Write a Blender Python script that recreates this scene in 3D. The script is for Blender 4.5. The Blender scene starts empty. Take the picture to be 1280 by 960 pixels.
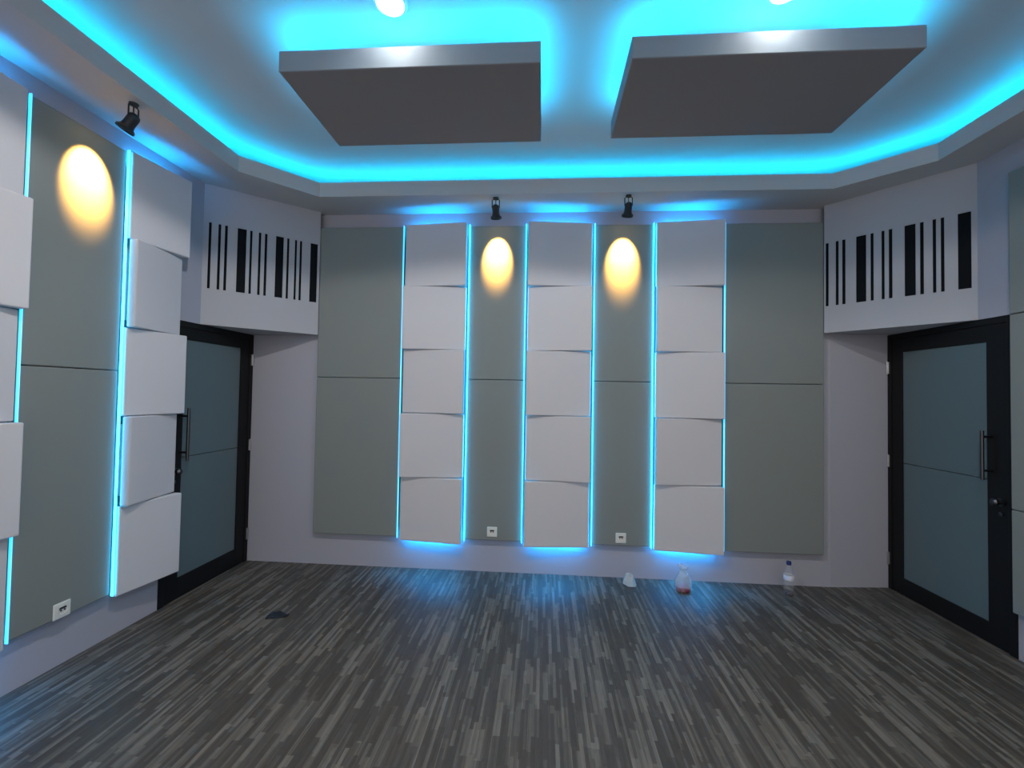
import bpy, bmesh, math, random
from mathutils import Vector, Matrix
random.seed(7)
sc = bpy.context.scene
COL = sc.collection

# ------------------------------------------------------------------ dimensions
XL, XR = -2.4125, 3.1945          # side walls
YF = -5.6                         # where the room is left open behind the camera
HS, LIP, HC = 3.189, 3.309, 3.45  # soffit, cove lip, upper ceiling

# ------------------------------------------------------------------ materials
def new_mat(name):
    m = bpy.data.materials.new(name); m.use_nodes = True
    nt = m.node_tree
    return m, nt, nt.nodes['Principled BSDF']
def plain(name, rgb, rough=.6, metal=0., bump=0., bscale=200., spec=.5, var=0.):
    m, nt, b = new_mat(name)
    b.inputs['Base Color'].default_value = (*rgb, 1)
    b.inputs['Roughness'].default_value = rough
    b.inputs['Metallic'].default_value = metal
    b.inputs['Specular IOR Level'].default_value = spec
    tc = nt.nodes.new('ShaderNodeTexCoord')
    nz = nt.nodes.new('ShaderNodeTexNoise'); nz.inputs['Scale'].default_value = bscale
    nz.inputs['Detail'].default_value = 3
    nt.links.new(tc.outputs['Object'], nz.inputs['Vector'])
    if bump:
        bp = nt.nodes.new('ShaderNodeBump'); bp.inputs['Strength'].default_value = bump
        bp.inputs['Distance'].default_value = .002
        nt.links.new(nz.outputs['Fac'], bp.inputs['Height']); nt.links.new(bp.outputs['Normal'], b.inputs['Normal'])
    if var:
        cr = nt.nodes.new('ShaderNodeValToRGB')
        cr.color_ramp.elements[0].position = .3; cr.color_ramp.elements[1].position = .7
        cr.color_ramp.elements[0].color = (*[c*(1-var) for c in rgb], 1)
        cr.color_ramp.elements[1].color = (*[min(1, c*(1+var)) for c in rgb], 1)
        nt.links.new(nz.outputs['Fac'], cr.inputs['Fac']); nt.links.new(cr.outputs['Color'], b.inputs['Base Color'])
    return m
def emis(name, rgb, s):
    m, nt, b = new_mat(name)
    b.inputs['Base Color'].default_value = (.8, .8, .8, 1)
    b.inputs['Emission Color'].default_value = (*rgb, 1)
    b.inputs['Emission Strength'].default_value = s
    return m
LEDC = (.004, .50, .96)
M = dict(
    wall=plain('wall_paint', (.39, .39, .45), .75, bump=.05, bscale=90),
    bulk=plain('bulkhead_paint', (.42, .42, .45), .75, bump=.05, bscale=90),
    ceil=plain('ceiling_paint', (.50, .48, .475), .8, bump=.04, bscale=60),
    tile=plain('white_fabric', (.61, .605, .64), .9, bump=.15, bscale=900, spec=.2),
    grey=plain('grey_fabric', (.228, .246, .238), .95, bump=.35, bscale=700, spec=.15, var=.07),
    cloud=plain('dark_fabric', (.24, .225, .235), .95, bump=.3, bscale=700, spec=.15, var=.05),
    edge=plain('slab_edge_paint', (.23, .28, .33), .7),
    black=plain('black_lacquer', (.006, .006, .007), .55, spec=.25),
    slot=plain('matt_black', (.004, .005, .007), .8, spec=.15),
    pane=plain('frosted_glass', (.105, .150, .165), .38, spec=.5),
    steel=plain('brushed_steel', (.55, .55, .56), .32, metal=1.),
    dsteel=plain('dark_steel', (.10, .10, .11), .35, metal=1.),
    lamp=plain('lamp_housing', (.012, .011, .012), .5),
    white=plain('white_plastic', (.72, .73, .70), .4),
    hole=plain('socket_black', (.03, .03, .03), .7),
    cap=plain('blue_plastic', (.015, .035, .16), .4),
    label=plain('paper_label', (.62, .62, .70), .5),
    red=plain('magenta_contents', (.30, .008, .075), .5),
    dark=plain('dark_residue', (.03, .018, .02), .5),
    scrap=plain('navy_cloth', (.010, .018, .032), .7, bump=.3, bscale=400),
    led=emis('cyan_light', LEDC, 9.5),
    leddim=emis('cyan_light_side', LEDC, 1.6),
    ledback=emis('cyan_light_backlight', (.002, .38, 1.0), 110),
    cove=emis('cyan_light_cove', LEDC, 105),
    bulb=emis('warm_bulb', (1, .72, .35), 30),
    diff=emis('white_diffuser', (1, .97, .92), 60),
)
def glassy(name, rgb, rough, alpha):
    m, nt, b = new_mat(name)
    b.inputs['Base Color'].default_value = (*rgb, 1)
    b.inputs['Roughness'].default_value = rough
    b.inputs['Alpha'].default_value = alpha
    tc = nt.nodes.new('ShaderNodeTexCoord'); nz = nt.nodes.new('ShaderNodeTexNoise')
    nz.inputs['Scale'].default_value = 45; nt.links.new(tc.outputs['Object'], nz.inputs['Vector'])
    bp = nt.nodes.new('ShaderNodeBump'); bp.inputs['Strength'].default_value = .6; bp.inputs['Distance'].default_value = .004
    nt.links.new(nz.outputs['Fac'], bp.inputs['Height']); nt.links.new(bp.outputs['Normal'], b.inputs['Normal'])
    return m
M['bag'] = glassy('clear_film', (.70, .80, .85), .12, .32)
M['bagw'] = glassy('milky_film', (.72, .74, .70), .3, .42)
M['pet'] = glassy('clear_plastic', (.55, .58, .62), .1, .18)

def floor_mat():
    m, nt, b = new_mat('striped_vinyl')
    N, L = nt.nodes, nt.links
    tc = N.new('ShaderNodeTexCoord'); sp = N.new('ShaderNodeSeparateXYZ'); L.new(tc.outputs['Object'], sp.inputs[0])
    def math_(op, a, c=None):
        n = N.new('ShaderNodeMath'); n.operation = op
        for i, q in enumerate((a, c)):
            if q is None: continue
            if isinstance(q, (int, float)): n.inputs[i].default_value = q
            else: L.new(q, n.inputs[i])
        return n.outputs[0]
    def cells(w, ln, seed):
        col = math_('FLOOR', math_('DIVIDE', sp.outputs['X'], w))
        wn = N.new('ShaderNodeTexWhiteNoise'); wn.noise_dimensions = '1D'
        L.new(math_('ADD', col, seed), wn.inputs['W'])
        yy = math_('ADD', math_('DIVIDE', sp.outputs['Y'], ln), math_('MULTIPLY', wn.outputs['Value'], 9.0))
        row = math_('FLOOR', yy)
        cb = N.new('ShaderNodeCombineXYZ'); L.new(col, cb.inputs[0]); L.new(row, cb.inputs[1]); cb.inputs[2].default_value = seed
        w2 = N.new('ShaderNodeTexWhiteNoise'); w2.noise_dimensions = '3D'; L.new(cb.outputs[0], w2.inputs['Vector'])
        return w2.outputs['Value']
    a = cells(.018, .30, 3.3); c = cells(.032, .22, 11.7); d = cells(.012, .42, 23.1)
    t = math_('ADD', math_('MULTIPLY', a, .45), math_('ADD', math_('MULTIPLY', c, .33), math_('MULTIPLY', d, .22)))
    cr = N.new('ShaderNodeValToRGB'); L.new(t, cr.inputs['Fac'])
    e = cr.color_ramp.elements
    e[0].position = .22; e[0].color = (.070, .062, .053, 1)
    e[1].position = .82; e[1].color = (.20, .184, .160, 1)
    for p, q in ((.42, (.082, .072, .062, 1)), (.54, (.107, .096, .083, 1)), (.64, (.148, .134, .115, 1))):
        n = cr.color_ramp.elements.new(p); n.color = q
    nz = N.new('ShaderNodeTexNoise'); nz.inputs['Scale'].default_value = 30; nz.inputs['Detail'].default_value = 4
    mp = N.new('ShaderNodeMapping'); mp.inputs['Scale'].default_value = (6, .6, 1)
    L.new(tc.outputs['Object'], mp.inputs[0]); L.new(mp.outputs[0], nz.inputs['Vector'])
    mx = N.new('ShaderNodeMixRGB'); mx.blend_type = 'MULTIPLY'; mx.inputs[0].default_value = .5
    cr2 = N.new('ShaderNodeValToRGB'); cr2.color_ramp.elements[0].color = (.55, .55, .55, 1); cr2.color_ramp.elements[0].position = .3
    cr2.color_ramp.elements[1].position = .7
    L.new(nz.outputs['Fac'], cr2.inputs['Fac'])
    L.new(cr.outputs['Color'], mx.inputs[1]); L.new(cr2.outputs['Color'], mx.inputs[2])
    L.new(mx.outputs[0], b.inputs['Base Color'])
    b.inputs['Roughness'].default_value = .48; b.inputs['Specular IOR Level'].default_value = .35
    bp = N.new('ShaderNodeBump'); bp.inputs['Strength'].default_value = .15; bp.inputs['Distance'].default_value = .001
    L.new(t, bp.inputs['Height']); L.new(bp.outputs['Normal'], b.inputs['Normal'])
    return m
M['floor'] = floor_mat()

# ------------------------------------------------------------------ mesh helpers
def box(bm, x0, x1, y0, y1, z0, z1, bev=0., seg=2):
    r = bmesh.ops.create_cube(bm, size=1)
    vs = r['verts']
    for v in vs:
        v.co = Vector(((x0+x1)/2 + v.co.x*(x1-x0), (y0+y1)/2 + v.co.y*(y1-y0), (z0+z1)/2 + v.co.z*(z1-z0)))
    if bev:
        es = list({e for v in vs for e in v.link_edges})
        bmesh.ops.bevel(bm, geom=es, offset=bev, segments=seg, affect='EDGES', profile=.5)
def hexa(bm, pts, bev=0., seg=2):
    """eight corners: 4 of one face in order, 4 of the opposite face in the same order"""
    vs = [bm.verts.new(p) for p in pts]
    fs = [(0,1,2,3), (7,6,5,4), (0,4,5,1), (1,5,6,2), (2,6,7,3), (3,7,4,0)]
    for f in fs: bm.faces.new([vs[i] for i in f])
    bmesh.ops.recalc_face_normals(bm, faces=bm.faces[:])
    if bev:
        es = list({e for v in vs for e in v.link_edges})
        bmesh.ops.bevel(bm, geom=es, offset=bev, segments=seg, affect='EDGES', profile=.5)
def prism(bm, poly, z0, z1):
    a = [bm.verts.new((x, y, z0)) for x, y in poly]; b = [bm.verts.new((x, y, z1)) for x, y in poly]
    n = len(poly)
    bm.faces.new(a[::-1]); bm.faces.new(b)
    for i in range(n): bm.faces.new((a[i], a[(i+1) % n], b[(i+1) % n], b[i]))
    bmesh.ops.recalc_face_normals(bm, faces=bm.faces[:])
def lathe(bm, prof, seg=28, mat=None):
    rings = []
    for r_, z in prof:
        if r_ < 1e-6: rings.append([bm.verts.new((0, 0, z))])
        else: rings.append([bm.verts.new((r_*math.cos(2*math.pi*i/seg), r_*math.sin(2*math.pi*i/seg), z)) for i in range(seg)])
    for A, B in zip(rings, rings[1:]):
        for i in range(seg):
            j = (i+1) % seg
            if len(A) == 1 and len(B) > 1: bm.faces.new((A[0], B[i], B[j]))
            elif len(B) == 1 and len(A) > 1: bm.faces.new((A[i], A[j], B[0]))
            elif len(A) > 1: bm.faces.new((A[i], A[j], B[j], B[i]))
    bmesh.ops.recalc_face_normals(bm, faces=bm.faces[:])
    if mat is not None: bmesh.ops.transform(bm, matrix=mat, verts=bm.verts[:])
def tube(bm, pts, r_, seg=10):
    """round bar along a polyline"""
    pts = [Vector(p) for p in pts]; rings = []
    for i, p in enumerate(pts):
        d = (pts[min(i+1, len(pts)-1)] - pts[max(i-1, 0)]).normalized()
        a = Vector((0, 0, 1)) if abs(d.z) < .9 else Vector((1, 0, 0))
        u = d.cross(a).normalized(); w = d.cross(u)
        rings.append([bm.verts.new(p + u*r_*math.cos(2*math.pi*k/seg) + w*r_*math.sin(2*math.pi*k/seg)) for k in range(seg)])
    for A, B in zip(rings, rings[1:]):
        for k in range(seg): bm.faces.new((A[k], A[(k+1) % seg], B[(k+1) % seg], B[k]))
    bm.faces.new(rings[0][::-1]); bm.faces.new(rings[-1])
    bmesh.ops.recalc_face_normals(bm, faces=bm.faces[:])
def put(name, bm, mat, parent=None, label=None, cat=None, group=None, kind=None, origin=None, smooth=False):
    """link a bmesh given in world space (or in the parent's space) as one object with its origin at its base"""
    xs = [v.co for v in bm.verts]
    o0 = Vector(origin) if origin else Vector(((min(c.x for c in xs)+max(c.x for c in xs))/2,
          (min(c.y for c in xs)+max(c.y for c in xs))/2, min(c.z for c in xs)))
    for v in bm.verts: v.co -= o0
    me = bpy.data.meshes.new(name); bm.to_mesh(me); bm.free()
    for m in (mat if isinstance(mat, (list, tuple)) else [mat]): me.materials.append(M[m])
    if smooth:
        for p in me.polygons: p.use_smooth = True
    o = bpy.data.objects.new(name, me); COL.objects.link(o); o.location = o0
    if parent: o.parent = parent
    return tag(o, label, cat, group, kind)
def tag(o, label=None, cat=None, group=None, kind=None):
    if label: o['label'] = label
    if cat: o['category'] = cat
    if group: o['group'] = group
    if kind: o['kind'] = kind
    return o
def empty(name, loc, rot=(0, 0, 0), **k):
    o = bpy.data.objects.new(name, None); COL.objects.link(o); o.location = loc; o.rotation_euler = rot
    o.empty_display_size = .1
    return tag(o, **k)
def copy_tree(o, parent=None):
    c = o.copy(); COL.objects.link(c)
    if parent: c.parent = parent
    for ch in list(o.children):
        copy_tree(ch, c)
    return c
B = bmesh.new

# ------------------------------------------------------------------ the shell
def struct(name, bm, mat, label, cat):
    return put(name, bm, mat, label=label, cat=cat, kind='structure')
bm = B(); box(bm, XL-.15, XR+.15, YF, .3, -.12, 0)
struct('floor', bm, 'floor', 'floor of narrow grey and brown striped planks running to the back wall', 'floor')
bm = B(); box(bm, XL-.15, XR+.15, YF, .3, HC, HC+.1)
struct('ceiling', bm, 'ceil', 'flat grey upper ceiling above the lit cove', 'ceiling')
bm = B(); prism(bm, [(XL-.15, 0), (2.697, 0), (XR+.15, .06), (XR+.15, .3), (XL-.15, .3)], 0, HC)
struct('wall_back', bm, 'wall', 'pale lavender back wall behind the grey and white panels', 'wall')
# side walls with the door openings cut out
def side_wall(name, x0, x1, ydoor, ynear, ztop, label):
    bm = B()
    box(bm, x0, x1, ynear, ydoor[0], 0, HC)
    box(bm, x0, x1, ydoor[0], ydoor[1], ztop, HC)
    if ydoor[1] < .05: box(bm, x0, x1, ydoor[1], .06, 0, HC)
    return struct(name, bm, 'wall', label, 'wall')
LD, RD = (-.93, 0.0), (-.95, .055)       # doors along Y
LZ, RZ = 2.072, 2.118
side_wall('wall_left', XL-.15, XL, LD, YF, LZ, 'pale left wall carrying wedge tiles and one spotlit grey panel')
side_wall('wall_right', XR, XR+.15, RD, YF, RZ, 'pale right wall between the black door and the grey panels')
# lowered soffit ring with a chamfered opening
inner = [(-2.012, YF), (-2.012, -.80), (-1.613, -.368), (2.485, -.372), (2.915, -.76), (2.935, YF)]
def offset(poly, d):
    """open polyline offset outward (towards the walls)"""
    segs = []
    for a, b in zip(poly, poly[1:]):
        t = Vector((b[0]-a[0], b[1]-a[1])).normalized(); n = Vector((-t.y, t.x))
        segs.append((Vector(a)+n*d, Vector(b)+n*d))
    out = [segs[0][0]]
    for (p, q), (r_, s) in zip(segs, segs[1:]):
        u = q-p; v = s-r_; k = ((r_-p).x*v.y - (r_-p).y*v.x)/(u.x*v.y-u.y*v.x)
        out.append(p+u*k)
    out.append(segs[-1][1])
    return [(p.x, p.y) for p in out]
def strip(bm, a, b, z0, z1):
    for i in range(len(a)-1):
        pa = [(*a[i], z0), (*a[i+1], z0), (*b[i+1], z0), (*b[i], z0)]
        pb = [(x, y, z1) for x, y, z in pa]
        hexa(bm, pa+pb)
outer = [(XL, YF), (XL, -.80), (XL, .02), (XR, .05), (XR, -.76), (XR, YF)]
bm = B(); strip(bm, offset(inner, .0215), outer, HS, HS+.025)
soffit = struct('ceiling_soffit', bm, 'ceil', 'lowered grey soffit running around the room below the cove', 'ceiling')
bm = B(); strip(bm, inner, offset(inner, .022), HS, LIP)
lip = put('lip', bm, 'ceil'); lip.location -= soffit.location; lip.parent = soffit
# corner bulkheads with key-shaped slots
def bulkhead(name, A, Bp, corner, z0, slots, sz, label):
    A = Vector(A); Bp = Vector(Bp); t = (Bp-A); L = t.length; t.normalize()
    n = Vector((-t.y, t.x))
    if n.dot(Vector(corner)-A) < 0: n = -n         # into the corner
    def P(s, d): q = A+t*s+n*d; return (q.x, q.y)
    def blk(bm, s0, s1, z0_, z1_, d0, d1):
        a = [P(s0, d0), P(s1, d0), P(s1, d1), P(s0, d1)]
        hexa(bm, [(x, y, z0_) for x, y in a]+[(x, y, z1_) for x, y in a])
    bm = B(); th = .02
    blk(bm, 0, L, z0, sz[0], 0, th); blk(bm, 0, L, sz[1], HS, 0, th)
    edges = [0]+[e for s in slots for e in s]+[L]
    for i in range(0, len(edges), 2):
        blk(bm, edges[i], edges[i+1], sz[0], sz[1], 0, th)
    back = [P(0, th), P(L, th), corner]
    prism(bm, back, z0, HS)
    w = struct(name, bm, 'bulk', label, 'wall')
    bpy.context.view_layer.update()
    for s0, s1 in slots:
        b2 = B(); blk(b2, s0+.0005, s1-.0005, sz[0]+.0005, sz[1]-.0005, .004, th-.0005)
        o = put('slot', b2, 'slot'); o.location -= w.location; o.parent = w
    return w
sl = [(.020, .080), (.150, .168), (.191, .208), (.252, .270), (.296, .356), (.421, .440), (.467, .485), (.531, .548), (.573, .636), (.704, .723), (.749, .767), (.812, .830)]
wl = bulkhead('wall_corner_left', (-1.760, -.062), (XL, -.632), (XL, 0), LZ, sl, (2.362, 2.890),
         'slanted white bulkhead over the left door with black slots like piano keys')
sr = [(.010, .031), (.080, .100), (.124, .146), (.216, .280), (.307, .326), (.374, .392), (.417, .438), (.508, .569), (.593, .613), (.660, .678), (.702, .720), (.787, .852)]
bulkhead('wall_corner_right', (2.609, -.062), (XR, -.720), (XR, 0), RZ, sr, (2.340, 2.868),
         'slanted white bulkhead over the right door with black slots like piano keys')

# ------------------------------------------------------------------ doors
def door(n, side, X, yr, ztop, gy, gz, seam, hand, lockz, locky, label):
    """side=+1: the room lies towards +X of the wall face"""
    y0, y1 = yr
    e = empty(f'door_{n}', (X, (y0+y1)/2, 0), label=label, cat='door', kind='structure')
    loc = Vector((X, (y0+y1)/2, 0))
    def b(bm, d0, d1, ya, yb, z0, z1, bev=0.):
        xa, xb = sorted((X+side*d0, X+side*d1)); box(bm, xa, xb, ya, yb, z0, z1, bev)
    def p(name, bm, mat, parent=e, pl=None, **k):
        o = put(name, bm, mat, **k)
        o.location -= loc
        o.parent = parent
        if parent is not e: o.location -= parent.location
        if pl: o['label'] = pl
        return o
    fw = .045
    bm = B()                                   # jamb
    b(bm, -.12, .008, y0+.001, y0+fw, 0.001, ztop-.001, .002)
    b(bm, -.12, .008, y1-fw, y1-.001, 0.001, ztop-.001, .002)
    b(bm, -.12, .008, y0+fw, y1-fw, ztop-fw, ztop-.001, .002)
    p('frame', bm, 'black')
    bm = B(); ly0, ly1, lz0, lz1 = y0+fw+.002, y1-fw-.002, .004, ztop-fw-.002
    b(bm, -.045, .002, ly0, gy[0], lz0, lz1, .002); b(bm, -.045, .002, gy[1], ly1, lz0, lz1, .002)
    b(bm, -.045, .002, gy[0], gy[1], lz0, gz[0], .002); b(bm, -.045, .002, gy[0], gy[1], gz[1], lz1, .002)
    b(bm, -.045, -.031, gy[0], gy[1], gz[0], gz[1])
    leaf = p('leaf', bm, 'black')
    for a, c in ((gz[0], seam-.002), (seam+.002, gz[1])):
        bm = B(); b(bm, -.03, -.006, gy[0]+.0005, gy[1]-.0005, a, c, .002); p('pane', bm, 'pane', leaf)
    hy, hz0, hz1, s0, s1 = hand                # pull handle
    bm = B(); hx = X+side*.062
    tube(bm, [(hx, hy, hz0), (hx, hy, hz1)], .0105, 14)
    for z in (s0, s1): tube(bm, [(X+side*.002, hy, z), (hx, hy, z)], .008, 12)
    p('handle', bm, 'dsteel', leaf, pl='brushed steel pull handle', smooth=False)
    bm = B(); rot = Matrix.Translation((X, locky, lockz)) @ Matrix.Rotation(side*math.pi/2, 4, 'Y')
    lathe(bm, [(0, .002), (.027, .002), (.027, .010), (.012, .012), (.012, .030), (.022, .034), (.024, .050), (.015, .060), (0, .062)], 24, rot)
    p('lock', bm, 'dsteel', leaf, pl='round steel lock knob', smooth=False)
    bm = B(); rot = Matrix.Translation((X, locky, lockz-.075)) @ Matrix.Rotation(side*math.pi/2, 4, 'Y')
    lathe(bm, [(0, .002), (.014, .002), (.014, .010), (0, .012)], 20, rot); p('keyhole', bm, 'dsteel', leaf)
    for z in (.25, 1.06, 1.84):
        bm = B(); b(bm, .006, .016, y1-.030, y1-.004, z-.05, z+.05, .002)
        rot = Matrix.Translation((X+side*.016, y1-.017, z-.052)); lathe(bm2 := B(), [(0, 0), (.007, 0), (.007, .104), (0, .104)], 12, rot)
        me = bpy.data.meshes.new('t'); bm2.to_mesh(me); bm2.free(); bm.from_mesh(me); bpy.data.meshes.remove(me)
        p('hinge', bm, 'steel')
    return e
door(1, 1, XL, LD, LZ, (-.765, -.155), (.155, 1.935), 1.05, (-.782, 1.03, 1.42, 1.09, 1.36), .955, -.83,
     'black framed left door with pale grey panes, partly behind white wedge tiles')
door(2, -1, XR, RD, RZ, (-.772, -.096), (.137, 1.962), 1.06, (-.804, 1.06, 1.38, 1.12, 1.34), .93, -.86,
     'black framed right door with pale grey panes beside the water bottle')

# ------------------------------------------------------------------ wedge tiles
TW, TH, PITCH, Z0 = .553, .5555, .5593, .268
def wedge_mesh(name, w, h):
    """local: back on y=0 facing -y, right side stands out furthest"""
    bm = B()
    box(bm, -w/2+.05, w/2-.05, -.052, -.0005, .05, h-.05)
    lo, hi, bk = -.078, -.135, -.050
    hexa(bm, [(-w/2, bk, 0), (w/2, bk-.028, 0), (w/2, hi, 0), (-w/2, lo, 0),
              (-w/2, bk, h), (w/2, bk-.028, h), (w/2, hi, h), (-w/2, lo, h)], .007, 2)
    me = bpy.data.meshes.new(name); 
    for v in bm.verts: v.co.z -= h/2
    bm.to_mesh(me); bm.free(); me.materials.append(M['tile'])
    return me
rows = ['bottom', 'second from bottom', 'middle', 'second from top', 'top']
wedge_full = wedge_mesh('wall_tile', TW, TH)
wedge_cut = wedge_mesh('wall_tile', .408, TH)
proto = None
def tile(me, x, y, rz, row, right_out, label, group):
    o = bpy.data.objects.new('wall_tile', me); COL.objects.link(o)
    o.location = (x, y, Z0+PITCH*row+TH/2)
    o.rotation_euler = (0, 0, rz)
    if not right_out:
        o.rotation_euler = (Matrix.Rotation(rz, 4, 'Z') @ Matrix.Rotation(math.pi, 4, 'Y')).to_euler()
    tag(o, label, 'wall tile', group)
cols = [(-.685, 'left', 0), (.410, 'middle', 1), (1.505, 'right', 0)]
for cx, nm, par in cols:
    for r_ in range(5):
        ro = (r_ % 2 == 0) if par == 0 else (r_ % 2 == 1)
        side = 'right' if ro else 'left'
        tile(wedge_full, cx, 0, 0, r_, ro,
             f'white wedge tile, {rows[r_]} in the {nm} tile column of the back wall, {side} edge out', 'wedge tiles on the back wall')
for r_ in range(5):
    ro = r_ % 2 == 0
    tile(wedge_cut, XL, -1.108, math.pi/2, r_, ro,
         f'white wedge tile, {rows[r_]} in the left wall column beside the door', 'wedge tiles beside the left door')
    tile(wedge_full, XL, -2.148, math.pi/2, r_, not ro,
         f'white wedge tile, {rows[r_]} in the column at the far left photo edge', 'wedge tiles at the left edge')

# ------------------------------------------------------------------ grey panels
def gpanel(axis, a0, a1, z0, z1, label, group, wall=0., side=-1):
    bm = B()
    if axis == 'back': box(bm, a0, a1, -.06, -.0005, z0, z1, .007, 3)
    else:
        xa, xb = sorted((wall+side*.0005, wall+side*.06)); box(bm, xa, xb, a0, a1, z0, z1, .007, 3)
    return put('acoustic_panel', bm, 'grey', label=label, cat='acoustic panel', group=group)
ZM, ZB, ZT = 1.688, .292, 3.05
G = 'grey panels on the back wall'
for a0, a1, nm in ((-1.760, -.987, 'wide grey fabric panel beside the left bulkhead'), (-.385, .110, 'narrow grey fabric panel under the left spotlight of the back wall'),
                   (.710, 1.205, 'narrow grey fabric panel under the right spotlight of the back wall'), (1.805, 2.609, 'wide grey fabric panel above the water bottle')):
    w, rest = nm.split(' ', 1)
    gpanel('back', a0, a1, ZM+.002, ZT, f'upper {nm}', G)
    gpanel('back', a0, a1, ZB-(.012 if a0 > 1 else 0), ZM-.002, f'lower {nm}', G)
gpanel('side', -1.846, -1.334, ZM-.018, ZT, 'upper grey fabric panel on the left wall with a yellow light spot', 'grey panels on the left wall', XL, 1)
gpanel('side', -1.846, -1.334, ZB, ZM-.022, 'lower grey fabric panel on the left wall with a white socket', 'grey panels on the left wall', XL, 1)
for z0, z1, nm in ((.293, .912, 'bottom'), (.916, 2.105, 'middle'), (2.109, 2.99, 'top')):
    gpanel('side', -2.18, -.975, z0, z1, f'{nm} grey fabric panel beyond the right door at the photo edge', 'grey panels on the right wall', XR, -1)

# ------------------------------------------------------------------ LED strips
def led(x0, x1, y0, y1, z0, z1, mat, label, group='blue light strips beside the tile columns'):
    bm = B(); box(bm, x0, x1, y0, y1, z0, z1)
    return put('light_strip', bm, mat, label=label, cat='light strip', group=group)
ZL0, ZL1 = .285, 3.055
for x, mat, lab in ((-.987, 'leddim', 'left edge of the left tile column'), (-.392, 'led', 'right edge of the left tile column'), (.110, 'led', 'left edge of the middle tile column'),
                    (.703, 'led', 'right edge of the middle tile column'), (1.205, 'led', 'left edge of the right tile column'), (1.798, 'leddim', 'right edge of the right tile column')):
    led(x+.002, x+.0055, -.080, -.052, ZL0, ZL1, mat, f'vertical cyan light strip on the {lab}, back wall')
led(XL+.064, XL+.080, -1.3325, -1.329, ZL0, ZL1, 'led', 'vertical cyan light strip between the left wall grey panel and door side tiles')
led(XL+.052, XL+.068, -1.851, -1.8475, ZL0, ZL1, 'leddim', 'vertical cyan light strip between the left wall grey panel and leftmost tiles')
for cx, nm, _ in cols:
    led(cx-.23, cx+.23, -.042, -.030, Z0+.020, Z0+.032, 'ledback', f'cyan light strip behind the foot of the {nm} tile column, back wall', 'backlights of the tile columns')
    led(cx-.23, cx+.23, -.036, -.024, Z0+4*PITCH+TH-.048, Z0+4*PITCH+TH-.037, 'ledback', f'cyan light strip behind the head of the {nm} tile column, back wall', 'backlights of the tile columns')
for cy, w, nm in ((-1.108, .15, 'door side'), (-2.148, .22, 'leftmost')):
    for z, q in ((Z0+.020, 'foot'), (Z0+4*PITCH+TH-.048, 'head')):
        if nm == 'door side' and q == 'foot': continue
        led(XL+.024, XL+.036, cy-w, cy+w, z, z+.011, 'ledback', f'cyan light strip behind the {q} of the {nm} tile column, left wall', 'backlights of the tile columns')
# cove strip lying on the soffit ledge
bm = B(); strip(bm, offset(inner, .150), offset(inner, .164), HS+.0255, LIP-.0125)
prof = put('light_profile', bm, 'ceil', label='long cyan light strip on the ledge of the ceiling cove', cat='light strip')
bm = B(); strip(bm, offset(inner, .151), offset(inner, .163), LIP-.012, LIP-.010)
o = put('light_strip', bm, 'cove'); o.location -= prof.location; o.parent = prof

# ------------------------------------------------------------------ ceiling clouds
def cloud(x0, x1, y0, y1, label):
    zb, zt = 3.203, 3.312
    e = empty('ceiling_panel', ((x0+x1)/2, (y0+y1)/2, zb), label=label, cat='ceiling panel', group='hanging ceiling panels')
    L = Vector(e.location)
    def p(n, bm, m, pl=None):
        o = put(n, bm, m); o.location -= L; o.parent = e
        if pl: o['label'] = pl
        return o
    bm = B(); t = .018
    box(bm, x0, x1, y0, y0+t, zb+.002, zt, .002); box(bm, x0, x1, y1-t, y1, zb+.002, zt, .002)
    box(bm, x0, x0+t, y0+t, y1-t, zb+.002, zt, .002); box(bm, x1-t, x1, y0+t, y1-t, zb+.002, zt, .002)
    box(bm, x0+t, x1-t, y0+t, y1-t, zt-.022, zt-.0125)
    p('frame', bm, 'edge')
    bm = B(); box(bm, x0+.003, x1-.003, y0+.003, y1-.003, zb, zb+.02, .004, 2)
    p('board', bm, 'cloud', 'dark grey fabric underside')
    bm = B(); i = .034; w = .012; z0, z1 = zt-.012, zt-.010
    box(bm, x0+i, x1-i, y0+i, y0+i+w, z0, z1); box(bm, x0+i, x1-i, y1-i-w, y1-i, z0, z1)
    box(bm, x0+i, x0+i+w, y0+i+w, y1-i-w, z0, z1); box(bm, x1-i-w, x1-i, y0+i+w, y1-i-w, z0, z1)
    p('light_strip', bm, 'cove', 'cyan light strip')
    for hx in (x0+.2, x1-.2):
        for hy in (y0+.34, y1-.1):
            bm = B(); tube(bm, [(hx, hy, zt-.013), (hx, hy, HC)], .006, 10); p('hanger', bm, 'steel')
cloud(-1.108, .240, -1.742, -1.064, 'left of the two dark grey slabs hanging under the ceiling, cyan glow above')
cloud(.684, 2.030, -1.746, -1.078, 'right of the two dark grey slabs hanging under the ceiling, cyan glow above')

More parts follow.
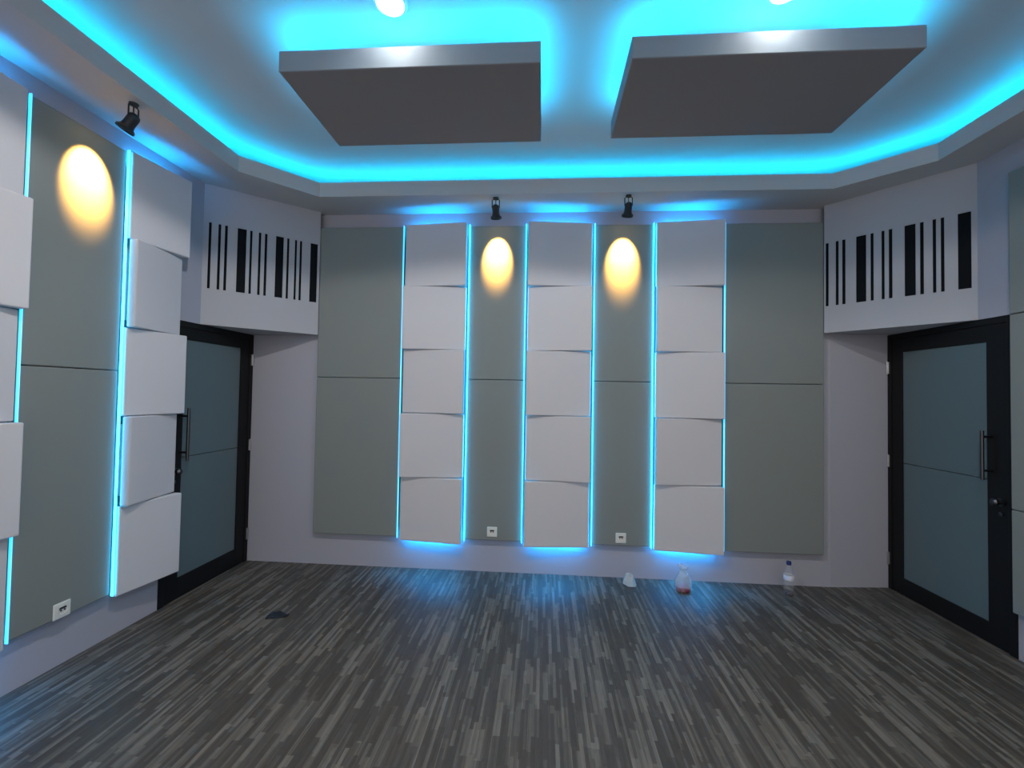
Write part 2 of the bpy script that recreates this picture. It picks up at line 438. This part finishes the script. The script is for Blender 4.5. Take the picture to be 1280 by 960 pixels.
# ------------------------------------------------------------------ downlights
def light(name, kind, loc, aim, energy, color, parent, size=.03, spot=None, blend=.5):
    l = bpy.data.lights.new(name, kind); l.energy = energy; l.color = color
    if kind == 'SPOT': l.spot_size = spot; l.spot_blend = blend; l.shadow_soft_size = size
    o = bpy.data.objects.new(name, l); COL.objects.link(o)
    d = (Vector(aim)-Vector(loc)).normalized()
    o.rotation_euler = d.to_track_quat('-Z', 'Y').to_euler()
    o.location = Vector(loc)-(Vector(parent.location) if parent else Vector((0, 0, 0)))
    o.parent = parent
    return o
def downlight(x, y, lab, en, ang=88):
    e = empty('downlight', (x, y, HC-.02), label=lab, cat='ceiling light', group='round downlights')
    bm = B(); lathe(bm, [(.065, -.001), (.080, 0.0), (.083, .010), (.083, .0195), (.065, .0195), (.065, -.001)], 32)
    o = put('trim', bm, 'white', smooth=True, origin=(0, 0, 0)); o.parent = e
    bm = B(); lathe(bm, [(0, .004), (.064, .004), (.064, .018), (0, .018)], 32)
    o = put('diffuser', bm, 'diff', origin=(0, 0, 0)); o.parent = e
    light('lamp', 'SPOT', (x, y, HC-.03), (x, y, 0), en, (1, .95, .9), e, .03, math.radians(ang), 1 if ang < 80 else .12)
downlight(-.485, -1.85, 'left bright white round downlight at the top photo edge', 1.0, 82)
downlight(1.36, -1.825, 'right bright white round downlight at the top photo edge', 1.0, 82)
downlight(-.505, -2.72, 'white round downlight in the upper ceiling nearer than the left hanging slab', 120, 153)
downlight(1.585, -2.72, 'white round downlight in the upper ceiling nearer than the right hanging slab', 62, 153)

# ------------------------------------------------------------------ spotlights
def spot(x, y, aim, lab, en, ang=49, tiltax=None):
    """track head on a yoke: built along local -Z, head tilted towards its target"""
    e = empty('spotlight', (x, y, HS), label=lab, cat='spotlight', group='black spotlights under the soffit')
    aim = Vector(aim); piv = Vector((x, y, HS-.072))
    d = (aim-piv); hd = Vector((d.x, d.y, 0)).normalized(); ax = Vector((-hd.y, hd.x, 0))
    bm = B(); lathe(bm, [(0, -.012), (.020, -.012), (.024, 0), (0, 0)], 24); o = put('base', bm, 'lamp', origin=(0, 0, 0)); o.parent = e
    w = .030                                   # yoke: a U of round bar, a stem down its middle
    bm = B(); tube(bm, [ax*(-w)+Vector((0, 0, -.085)), ax*(-w)+Vector((0, 0, -.020)), ax*(-w*.8)+Vector((0, 0, -.014)), ax*(w*.8)+Vector((0, 0, -.014)), ax*w+Vector((0, 0, -.020)), ax*w+Vector((0, 0, -.085))], .0042, 8)
    o = put('yoke', bm, 'lamp', origin=(0, 0, 0)); o.parent = e
    bm = B(); tube(bm, [Vector((0, 0, -.008)), Vector((0, 0, -.060)), hd*.006+Vector((0, 0, -.085))], .0035, 8)
    o = put('cable', bm, 'lamp', origin=(0, 0, 0)); o.parent = e
    dirn = d.normalized(); q = (-dirn).to_track_quat('Z', 'Y').to_matrix().to_4x4()
    mt = Matrix.Translation((0, 0, -.085)) @ q
    bm = B(); lathe(bm, [(0, .028), (.014, .028), (.026, .018), (.030, .004), (.030, -.040), (.033, -.058), (.046, -.070), (.046, -.084), (.040, -.084), (.034, -.068), (.026, -.056), (0, -.056)], 32, mt)
    head = put('head', bm, 'lamp', origin=(0, 0, 0), smooth=False); head.parent = e
    bm = B(); lathe(bm, [(0, -.055), (.025, -.055), (.022, -.064), (0, -.068)], 24, mt)
    o = put('bulb', bm, 'bulb', origin=(0, 0, 0), smooth=True); o.parent = head
    lp = Vector((x, y, HS-.085)) + dirn*.088
    light('lamp', 'SPOT', lp, aim, en, (1, .47, .085), e, .012, math.radians(ang), .85)
spot(-.136, -.300, (-.140, -.06, 2.81), 'left black spotlight under the back soffit', 430)
spot(.946, -.310, (.945, -.06, 2.785), 'right black spotlight under the back soffit', 430)
spot(-2.085, -1.560, (XL+.06, -1.558, 2.795), 'black spotlight under the left soffit', 430)

# ------------------------------------------------------------------ sockets
def socket(loc, rz, lab, w=.088, h=.086):
    e = empty('wall_socket', loc, (0, 0, rz), label=lab, cat='socket', group='white wall sockets')
    bm = B(); box(bm, -w/2, w/2, -.010, -.0002, 0, h, .006, 3); put('plate', bm, 'white', e, origin=(0, 0, 0))
    bm = B(); lathe(bm, [(.019, -.001), (.022, 0), (.024, .003), (.024, 0), (.024, -.004), (.0, -.004), (0, -.0035), (.019, -.0035)], 28,
                    Matrix.Translation((0, -.0105, h/2)) @ Matrix.Rotation(math.pi/2, 4, 'X')); well = put('well', bm, 'white', e, origin=(0, 0, 0))
    for dx in (-.0095, .0095):
        bm = B(); lathe(bm, [(0, 0), (.0042, 0), (.0042, .004), (0, .004)], 14, Matrix.Translation((dx, -.0100, h/2)) @ Matrix.Rotation(math.pi/2, 4, 'X'))
        put('pin_hole', bm, 'hole', well, origin=(0, 0, 0))
    bm = B(); box(bm, -.019, .019, -.0125, -.0095, h/2+.006, h/2+.017, .001); put('shutter', bm, 'hole', e, origin=(0, 0, 0))
socket((-.144, -.06, .325), 0, 'white socket low on the grey strip under the left back spotlight')
socket((.957, -.06, .315), 0, 'white socket low on the grey strip under the right back spotlight')
socket((XL+.06, -1.606, .292), math.pi/2, 'white socket low on the left wall grey panel')

# ------------------------------------------------------------------ things on the floor
def crumple(bm, amp, f, seed):
    from mathutils import noise
    for v in bm.verts:
        n = noise.noise_vector(v.co*f+Vector((seed, seed*2, 0)))
        v.co += n*amp
        v.co.z = max(v.co.z, .001)
# clear bag with magenta contents
e = empty('plastic_bag', (1.432, -.205, 0), label='clear crumpled plastic bag holding something magenta, below the right tile column', cat='plastic bag')
bm = B(); lathe(bm, [(0, .001), (.045, .001), (.060, .012), (.066, .045), (.058, .085), (.042, .120), (.024, .150), (.018, .165), (.034, .190), (.040, .205)], 36)
crumple(bm, .022, 22, 3.1); put('film', bm, 'bag', e, origin=(0, 0, 0))
bm = B(); lathe(bm, [(0, .003), (.044, .003), (.055, .012), (.050, .034), (.030, .048), (0, .050)], 24)
crumple(bm, .008, 30, 1.2); put('contents', bm, 'red', e, origin=(0, 0, 0), label='dark magenta contents', smooth=True)
# small milky scrap of bag
bm = B(); lathe(bm, [(0, .001), (.050, .001), (.056, .010), (.046, .045), (.028, .080), (.014, .100), (.006, .108), (0, .109)], 30)
crumple(bm, .016, 26, 8.4)
for v in bm.verts: v.co += Vector((1.018, -.140, 0))
put('plastic_wrapper', bm, 'bagw', label='small milky crumpled wrapper on the floor below the right back socket', cat='wrapper')
# water bottle
e = empty('water_bottle', (2.262, -.185, 0), label='clear plastic water bottle with blue cap standing near the right corner', cat='bottle')
bm = B(); lathe(bm, [(0, .004), (.020, .001), (.031, .002), (.036, .010), (.036, .030), (.034, .034), (.036, .040), (.036, .058), (.034, .062), (.036, .068), (.036, .155), (.034, .175), (.024, .205), (.015, .222), (.0135, .240)], 32)
put('body', bm, 'pet', e, origin=(0, 0, 0), smooth=True)
bm = B(); lathe(bm, [(0, .238), (.0165, .238), (.0175, .242), (.0175, .262), (.015, .266), (0, .266)], 24)
put('cap', bm, 'cap', e, origin=(0, 0, 0))
bm = B(); lathe(bm, [(.0365, .120), (.0368, .121), (.0368, .160), (.0364, .160), (.0364, .121), (.0365, .120)], 32)
put('label', bm, 'label', e, origin=(0, 0, 0), smooth=True)
bm = B(); lathe(bm, [(0, .006), (.028, .004), (.0335, .011), (.0335, .030), (0, .030)], 24)
put('residue', bm, 'dark', e, origin=(0, 0, 0), label='dark residue in the bottom')
# small dark scrap on the floor
bm = B(); bmesh.ops.create_grid(bm, x_segments=14, y_segments=8, size=1)
for v in bm.verts:
    x, y = v.co.x, v.co.y
    v.co = Vector((x*.064, y*(.036-.020*x), .009+.006*math.sin(x*4+y*2)))
geo = bmesh.ops.solidify(bm, geom=bm.faces[:], thickness=.008)
for v in bm.verts: v.co = Matrix.Rotation(.1, 3, 'Z') @ v.co; v.co.z = max(v.co.z, .0005); v.co += Vector((-1.525, -.915, 0))
put('cloth_scrap', bm, 'scrap', label='small dark navy cloth scrap lying on the striped floor', cat='cloth scrap', smooth=True)

# ------------------------------------------------------------------ ambient light and camera
w = bpy.data.worlds.new('world'); sc.world = w; w.use_nodes = True
bg = w.node_tree.nodes['Background']
bg.inputs['Color'].default_value = (1, .975, .95, 1); bg.inputs['Strength'].default_value = 1.05

cam = bpy.data.cameras.new('camera'); co = bpy.data.objects.new('camera', cam); COL.objects.link(co); sc.camera = co
yaw, pitch, roll, F = -.0705153, .0241454, .0170495, 545.0
f = Vector((math.sin(yaw)*math.cos(pitch), math.cos(yaw)*math.cos(pitch), math.sin(pitch)))
r_ = Vector((math.cos(yaw), -math.sin(yaw), 0)); u = r_.cross(f)
r2 = r_*math.cos(roll)+u*math.sin(roll); u2 = -r_*math.sin(roll)+u*math.cos(roll)
mt = Matrix((r2, u2, -f)).transposed().to_4x4(); mt.translation = Vector((.27563, -3.85795, 1.5617))
co.matrix_world = mt
cam.sensor_width = 36; cam.lens = F/1280*36; cam.clip_start = .02
vs = sc.view_settings
sc.display_settings.display_device = 'sRGB'
vs.view_transform = 'Standard'; vs.look = 'None'; vs.gamma = 1; vs.use_curve_mapping = False; vs.exposure = 0
sc.cycles.max_bounces = 8; sc.cycles.diffuse_bounces = 5; sc.cycles.transparent_max_bounces = 12
sc.cycles.sample_clamp_indirect = 4
sc.cycles.use_denoising = True
